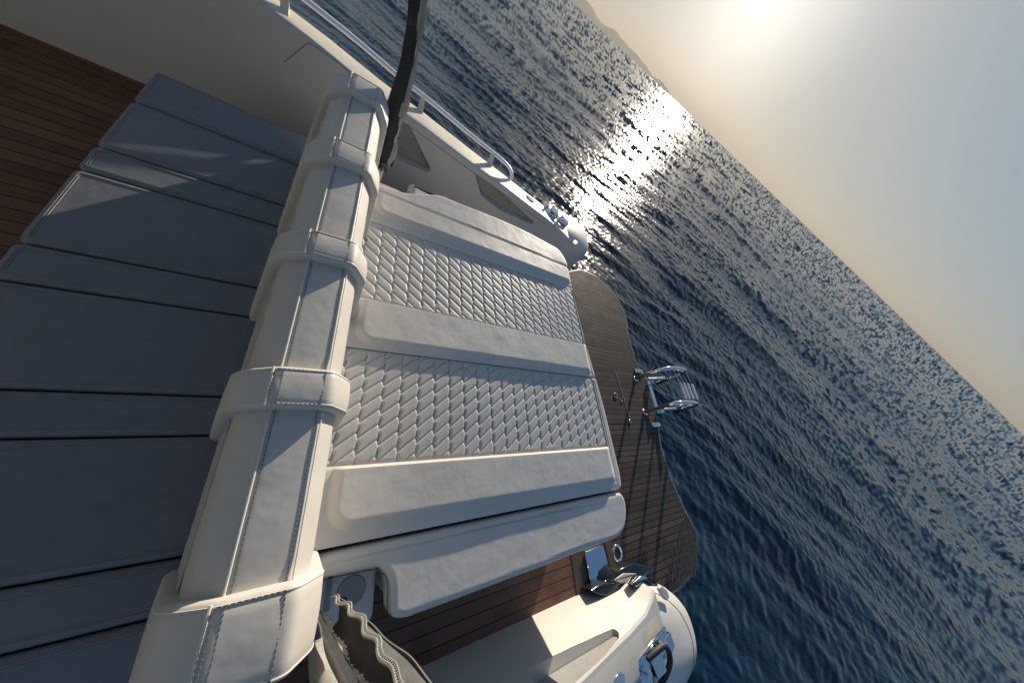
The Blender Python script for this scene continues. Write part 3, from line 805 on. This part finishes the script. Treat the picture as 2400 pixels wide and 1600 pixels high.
ribbon(pB, 'lining', ['fleece', 'fleece'], lambda z: [(-.034, -.012), (-.024, -.001), (-.012, .001), (-.003 + .003*math.sin(z*37) + .0012*math.sin(z*230) + .0010*math.sin(z*391), -.004)], -.05, .85, n=420)
def zig(z): return math.sin((z + .02)*56 + .6*math.sin(z*13))
zx = lambda z: (.030*g(z) + .0055*zig(z)*(1 if z < .38 else .55) + .008*math.sin(z*9))
ribbon(pB, 'zip_tape', ['canvas_in', 'canvas_light'], lambda z: [(.050*g(z), .006), (.040*g(z), .016), (zx(z), .020)], -.02, .85, n=220)
b = MB()
zp = [cB(z) + e1*zx(z) + e2*.0215 for z in np.linspace(-.02, .85, 520)]
b.tube(zp, .0032, 6, 0)
b.tube([p + e1*.0065 + e2*.0005 for p in zp], .0020, 6, 0)
for i in range(0, 519, 4):
    if zp[i].z > .16: b.tube([zp[i] + e1*.002 + e2*.0028, zp[i] + e1*.0075 + e2*.0028], .0011, 4, 0)
b.build('zip', ['zip', 'steel'], pB)
b = MB(); b.tube([cB(-.13) + e1*-.034 + e2*.02, cB(-.05) + e1*-.030 + e2*.018], .019, 18, 0); b.tube([cB(-.05) + e1*-.030 + e2*.018, cB(-.040) + e1*-.029 + e2*.018], .0205, 18, 1)
b.tube([cB(-.04) + e1*-.026 + e2*-.006, cB(.85) + e1*-.020 + e2*-.012], .017, 16, 2)
b.build('pole', ['gel', 'gel', 'pole'], pB)

# ================================================================== swim ladder
lad = thing('swim_ladder', 'polished steel folding swim ladder with two tall hoops on the platform edge', 'ladder', (3.45, .72, -.9))
def SC(x, z, y0, y1): k = y1/y0; return (x*k, y1, 1.1 - (1.1 - z)*k)
h1 = [(3.305, .905, -.90), (3.29, .905, -.74), SC(3.287, -.560, .9, .91), SC(3.317, -.473, .9, .92), SC(3.413, -.422, .9, .93), SC(3.548, -.413, .9, .93), SC(3.655, -.430, .9, .93), SC(3.725, -.468, .9, .925), SC(3.784, -.540, .9, .92), SC(3.822, -.642, .9, .915), SC(3.855, -.824, .9, .91), SC(3.90, -.96, .9, .905)]
h2 = [(3.293, .482, -.90), (3.265, .482, -.74), SC(3.200, -.53, .48, .487), SC(3.205, -.43, .48, .492), SC(3.30, -.382, .48, .495), SC(3.42, -.372, .48, .495), SC(3.56, -.395, .48, .495), SC(3.66, -.440, .48, .49), SC(3.715, -.541, .48, .49), SC(3.78, -.645, .48, .487), SC(3.851, -.745, .48, .485), SC(3.95, -.87, .48, .482)]
for h in (h1, h2):
    b = MB(); b.tube(smooth_path(h, 7), .0205, 16, 0)
    f = Vector(h[0]); b.disc((f.x, f.y, -.897), .034, 'z', 24, 0, .012, .004); b.tube([f + Vector((0, 0, .03)), f + Vector((0, -.045, .03))], .008, 10, 0)
    hp_ = b.build('hoop', 'steel', lad)
b = MB(); b.box((3.590, .525, -.925), (3.655, .915, -.905)); b.box((3.590, .50, -.95), (3.70, .53, -.87)); b.box((3.590, .905, -.95), (3.70, .935, -.87))
b.build('hinge_bar', 'steel', lad)
for yy, dx in ((.915, 0), (.512, .02)):
    b = MB(); b.tube([(3.56 + dx, yy, -.865), (3.80 + dx, yy, -.775)], .016, 12, 0); b.tube([(3.60 + dx, yy - .02, -.93), (3.72 + dx, yy - .02, -.90)], .014, 12, 0)
    b.tube([(3.60+dx, yy, -.93), (3.68+dx, yy, -.82)], .010, 10, 0)
    b.build('arm', 'steel', lad)
zr = -.57
for i, x in enumerate((3.745, 3.835, 3.935, 4.045)):
    b = MB(); dx = .004
    b.slab(rrect(x - .0155, .585, x + .0155, .795, .008), zr - .018, zr + .004, .006, 0)
    for d in (-.011, .011): b.tube([(x + d - .03, .965 - .02*i*0, zr - .02), (x + d, .79, zr - .006), (x + d, .59, zr - .006), (x + d + .02, .520, zr - .02)], .0042, 8, 1)
    b.build('rung', ['rail', 'steel'], lad)
for yy, dx in ((.968, -.03), (.515, .025)):
    b = MB()
    b.tube([(3.69 + dx, yy, zr - .03), (3.80 + dx, yy, zr - .018), (4.045 + dx, yy, zr - .012)], .010, 10, 0)
    b.tube([(4.045 + dx, yy - .012, zr - .008), (4.045 + dx, yy + .012, zr - .008)], .017, 12, 0)
    b.tube([(3.60 + dx, yy, zr - .10), (3.72 + dx, yy, zr - .03)], .013, 10, 0)
    b.build('rung_bracket', 'steel', lad)

# ================================================================== water washing over the platform corner
def wash():
    poly = [(3.52, -.60), (3.40, -.675), (3.30, -.735), (3.22, -.79), (3.12, -.85), (3.0, -.93), (2.90, -1.0), (2.84, -1.08), (2.92, -1.15), (3.05, -1.163), (3.38, -1.115), (3.60, -.93), (3.64, -.86), (3.60, -.70)]
    bm = bmesh.new()
    from mathutils.geometry import intersect_point_line
    xs = np.arange(2.8, 3.68, .008); ys_ = np.arange(-1.2, -.55, .008)
    def inside(x, y):
        c = False; j = len(poly) - 1
        for i in range(len(poly)):
            xi, yi = poly[i]; xj, yj = poly[j]
            if (yi > y) != (yj > y) and x < (xj-xi)*(y-yi)/(yj-yi)+xi: c = not c
            j = i
        return c
    vs, fs, idx = [], [], {}
    for i, x in enumerate(xs):
        for j, y in enumerate(ys_):
            if inside(x + .006*math.sin(y*60), y + .007*math.sin(x*55)):
                idx[(i, j)] = len(vs)
                h = .0035 + .7*.0022*math.sin(x*83 + y*31)*math.sin(y*71 - x*23) + .0005*math.sin(x*160 - y*110) + .0004*math.sin(x*61 + y*140)
                vs.append((x, y, -.8965 + h))
    for (i, j), k in idx.items():
        if all(t in idx for t in ((i+1, j), (i+1, j+1), (i, j+1))): fs.append((k, idx[(i+1, j)], idx[(i+1, j+1)], idx[(i, j+1)]))
    b = MB(); b.add(vs, fs, 0, True)
    o = b.build('wash', 'film', None, (3.3, -.9, -.9), auto=180, fix=False)
    if o.data.polygons[0].normal.z < 0: o.data.flip_normals()
    o['kind'] = 'stuff'
    single(o, 'thin glittering film of water washing over the port corner of the teak platform', 'water film', (3.3, -.9, -.9)); return o
wash()

# ================================================================== sea
def sea():
    cam = HEEL @ CAM_B; cx, cy = cam.x, cam.y; Hc = cam.z - SEA
    # radial stations follow the eye's resolving power: fine by the hull, coarse towards the horizon
    rs = [.9]
    k = .00115
    while rs[-1] < 19000:
        r = rs[-1]; rs.append(r + max(.016, k * r * r * (1 if r < 60 else (1 + (r-60)/500))) if r < 9000 else r * 1.6)
    rs = np.array(rs)
    a_f = np.radians(np.linspace(-75, 165, 1750)); a_c = np.radians(np.linspace(165, 285, 160))[1:-1]
    th = np.concatenate([a_f, a_c])
    Rr, T = np.meshgrid(rs, th, indexing='ij')
    X = cx + Rr*np.cos(T); Y = cy + Rr*np.sin(T)
    dr = np.gradient(rs)[:, None]
    cell = np.maximum(dr, Rr * (a_f[1]-a_f[0]))
    Zh = np.zeros_like(X); GX = np.zeros_like(X); GY = np.zeros_like(X)
    r = np.random.default_rng(5)
    main = math.radians(58)
    # slow domain warp keeps the wave trains from looking periodic
    WX = .55*np.sin(.31*X + .17*Y + 1) + .4*np.sin(-.13*X + .37*Y + 2.2) + .12*np.sin(1.1*X + .9*Y)
    WY = .55*np.sin(.23*Y - .29*X + .4) + .4*np.sin(.41*X + .11*Y + 4.0) + .12*np.sin(1.3*Y - .8*X + 2)
    gust = .86 + .32*np.sin(.11*X + .07*Y + .5)*np.sin(.05*X - .13*Y + 1.3) + .28*np.sin(.62*X+.30*Y + .6*np.sin(.4*Y))*np.sin(.47*Y-.31*X + 1) + .18*np.sin(1.9*X + .6*Y + 1.1*np.sin(.9*Y))*np.sin(1.3*Y - .5*X)
    N = 108
    for i in range(N):
        lam = 7.5 * (.085/7.5) ** (i/(N-1))
        spread = .30 + .12*(i/N) if lam > .35 else 1.1
        a = main + r.normal(0, spread)
        kk = 2*math.pi/lam; kx, ky = kk*math.cos(a), kk*math.sin(a)
        s = .014 if lam > 2.5 else (.0185 if lam > .9 else (.026 if lam > .35 else .034))
        s *= r.uniform(.6, 1.3)
        ph = kx*(X + WX) + ky*(Y + WY) + r.uniform(0, 6.283)
        sh = np.sin(ph); ch = np.cos(ph)
        # sharpen the crests
        amp = s/kk
        f = np.clip((lam/cell - 2.0)/2.0, 0, 1)
        e = gust if lam < 2.5 else 1.
        Zh += f*e*amp*(sh + .28*(2*sh*sh - 1)*1.0*.5)
        dz = e*s*(ch + .28*2*sh*ch*1.0)
        if lam < .35: dz = dz*(1 + .5*np.clip((Rr - 8)/25, 0, 1))    # ripples too small to resolve far off
        GX += dz*math.cos(a); GY += dz*math.sin(a)
    Z = SEA + Zh
    # far off only the wave faces turned this way are seen between the crests
    psi = Hc / Rr; bias = .095*np.exp(-psi/.12)
    GX += bias*np.cos(T); GY += bias*np.sin(T)
    # the boat's own lee: flatter water tight against the platform
    d = np.hypot(X - 2.0, Y - .6)
    Z = SEA + Zh*np.clip((d - .5)/3.2, .25, 1)
    nr, nt = X.shape
    V = np.stack([X, Y, Z], -1).reshape(-1, 3)
    i0 = np.arange(nr-1)[:, None]*nt; j0 = np.arange(nt)[None, :]; j1 = (j0 + 1) % nt
    F = np.stack([i0 + j0, i0 + nt + j0, i0 + nt + j1, i0 + j1], -1).reshape(-1, 4)
    me = bpy.data.meshes.new('sea')
    me.vertices.add(len(V)); me.vertices.foreach_set('co', V.ravel())
    me.loops.add(F.size); me.loops.foreach_set('vertex_index', F.ravel())
    me.polygons.add(len(F)); me.polygons.foreach_set('loop_start', np.arange(len(F))*4); me.polygons.foreach_set('loop_total', np.full(len(F), 4))
    me.update(); me.validate()
    me.polygons.foreach_set('use_smooth', np.ones(len(F), bool))
    n = np.stack([-GX, -GY, np.ones_like(GX)], -1).reshape(-1, 3); n /= np.linalg.norm(n, axis=1)[:, None]
    me.normals_split_custom_set_from_vertices(n)
    me.materials.append(M['water'])
    o = bpy.data.objects.new('sea', me); col.objects.link(o)
    o['kind'] = 'structure'; o['label'] = 'choppy dark blue sea with the sun glittering on it'; o['category'] = 'sea'
    print('sea verts', len(V))
    return o
sea()

# ================================================================== distant hills
def hills():
    D = 12000.
    prof = [(104, 0), (100, .35), (94, .8), (88, 1.05), (82, 1.15), (76, 1.2), (72, 1.10), (69.83, 1.0), (68.8, .96), (67.89, .88), (66.9, .58), (66.04, .46), (65.2, .55), (64.4, .78), (63.78, .85), (62.9, .74), (62.0, .68), (61.24, .60), (60.5, .66), (59.89, .64), (58.8, .52), (57.59, .40), (56.5, .20), (55.9, .30), (55.4, .44), (54.7, .42), (54.05, .35), (53.13, .15), (52.6, .0)]
    az = np.linspace(52.6, 104, 420); el = np.interp(az, [p[0] for p in prof][::-1], [p[1] for p in prof][::-1])
    el = el + .02*np.sin(az*9.1) * (el > .05) + .012*np.sin(az*23.3 + 1) * (el > .05)
    cam = HEEL @ CAM_B
    b = MB(); secs = []
    for a, e in zip(np.radians(az), el):
        h = D*math.tan(math.radians(max(e, 0))); c, s = math.cos(a), math.sin(a)
        row = []
        for dd, k in ((-1500, -.02), (-1100, .18), (-600, .55), (-200, .88), (0, 1), (500, .8), (1500, .3), (2500, -.05)):
            q = D + dd + 120*math.sin(a*40 + dd*.01)
            hh = h*k*(1 + (.10*math.sin(a*130 + dd*.004) if 0 < k < 1 else 0)) * (q/D if k == 1 else 1)
            row.append((cam.x + q*c, cam.y + q*s, SEA + hh - (2 if k <= 0 else 0)))
        secs.append(row)
    b.loft(secs, False, False, 0)
    o = b.build('hills', 'hill', None, (0, 0, 0), auto=180)
    o['kind'] = 'structure'; o['label'] = 'low hazy ridge of hills along the horizon'; o['category'] = 'hills'
hills()

def haze():
    b = MB(); b.box((-21000, -21000, SEA - 3), (21000, 21000, 420))
    m = bpy.data.materials.new('haze'); m.use_nodes = True; t = m.node_tree; t.nodes.clear()
    out = t.nodes.new('ShaderNodeOutputMaterial'); v = t.nodes.new('ShaderNodeVolumePrincipled')
    v.inputs['Color'].default_value = (.48, .465, .42, 1); v.inputs['Density'].default_value = 9e-5; v.inputs['Anisotropy'].default_value = .25
    t.links.new(v.outputs[0], out.inputs['Volume'])
    o = b.build('haze', m, None, (0, 0, 0)); o['kind'] = 'stuff'; o['label'] = 'pale sea haze over the water and far hills'; o['category'] = 'haze'
haze()

# ================================================================== light, air, camera
SUN_B = Vector((.5995, .7888, .1330)).normalized()
SUN_W = (HEEL.to_3x3() @ SUN_B).normalized()
elev = math.asin(SUN_W.z)
w = bpy.data.worlds.new('World'); scene.world = w; w.use_nodes = True
nt = w.node_tree; bg = nt.nodes['Background']
sky = nt.nodes.new('ShaderNodeTexSky'); sky.sky_type = 'NISHITA'; sky.sun_disc = False
sky.sun_elevation = elev; sky.sun_rotation = math.atan2(SUN_W.x, SUN_W.y)
sky.air_density = 1.0; sky.dust_density = 1.0; sky.ozone_density = 1.0; sky.altitude = 0

# hazy air: the physically steep aureole is rolled off the way bright haze does it, c -> L c/(c+k) + g c
def vm(op, a, b_):
    n = nt.nodes.new('ShaderNodeVectorMath'); n.operation = op
    for i, v in enumerate((a, b_)):
        if hasattr(v, 'links'): nt.links.new(v, n.inputs[i])
        else: n.inputs[i].default_value = v
    return n.outputs[0]
SL, SK, SG = (3.05, 3.08, 3.02), (4.3, 2.4, .95), (.03, .03, .03)
c0 = sky.outputs[0]
hz = vm('ADD', vm('MULTIPLY', vm('DIVIDE', c0, vm('ADD', c0, SK)), SL), vm('MULTIPLY', c0, SG))
tcw = nt.nodes.new('ShaderNodeTexCoord')
dt = nt.nodes.new('ShaderNodeVectorMath'); dt.operation = 'DOT_PRODUCT'; nt.links.new(tcw.outputs['Generated'], dt.inputs[0]); dt.inputs[1].default_value = tuple(SUN_W)
def glow(power, amp, tint):
    mx = nt.nodes.new('ShaderNodeMath'); mx.operation = 'MAXIMUM'; nt.links.new(dt.outputs['Value'], mx.inputs[0]); mx.inputs[1].default_value = 0
    pw = nt.nodes.new('ShaderNodeMath'); pw.operation = 'POWER'; nt.links.new(mx.outputs[0], pw.inputs[0]); pw.inputs[1].default_value = power
    sc_ = nt.nodes.new('ShaderNodeVectorMath'); sc_.operation = 'SCALE'; sc_.inputs[0].default_value = tuple(amp*t for t in tint); nt.links.new(pw.outputs[0], sc_.inputs['Scale'])
    return sc_.outputs[0]
hz = vm('ADD', hz, vm('ADD', glow(5000, 4.5, (1, .97, .9)), glow(90, 3.0, (1, .98, .94))))
nt.links.new(hz, bg.inputs['Color']); bg.inputs['Strength'].default_value = .10
ld = bpy.data.lights.new('Sun', 'SUN'); ld.energy = 5.0; ld.angle = R(.53); ld.color = (1, .86, .68)
lo = bpy.data.objects.new('Sun', ld); col.objects.link(lo)
lo.rotation_mode = 'QUATERNION'; lo.rotation_quaternion = SUN_W.to_track_quat('Z', 'Y')

cam = bpy.data.cameras.new('Camera'); co = bpy.data.objects.new('Camera', cam); col.objects.link(co)
CX = (0.83270009, -0.15169343, -0.53254076); CYv = (-0.09996466, 0.90475868, -0.41402753); CZ = (0.54462613, 0.39799602, 0.73822866)
m3 = Matrix((CX, CYv, CZ))          # boat = m3 @ camera-space
co.matrix_world = HEEL @ (Matrix.Translation(CAM_B) @ m3.to_4x4())
cam.sensor_width = 36; cam.sensor_fit = 'HORIZONTAL'; cam.lens = 660/2400*36
cam.clip_start = .02; cam.clip_end = 60000
scene.camera = co

for o in scene.objects:
    if '_b' in o: del o['_b']
vs_ = scene.view_settings
vs_.view_transform = 'Standard'; vs_.look = 'None'; vs_.exposure = .75; vs_.gamma = 1
c = scene.cycles
c.use_denoising = True; c.max_bounces = 6; c.diffuse_bounces = 3; c.glossy_bounces = 4; c.transmission_bounces = 6; c.caustics_reflective = False; c.caustics_refractive = False
c.sample_clamp_indirect = 6
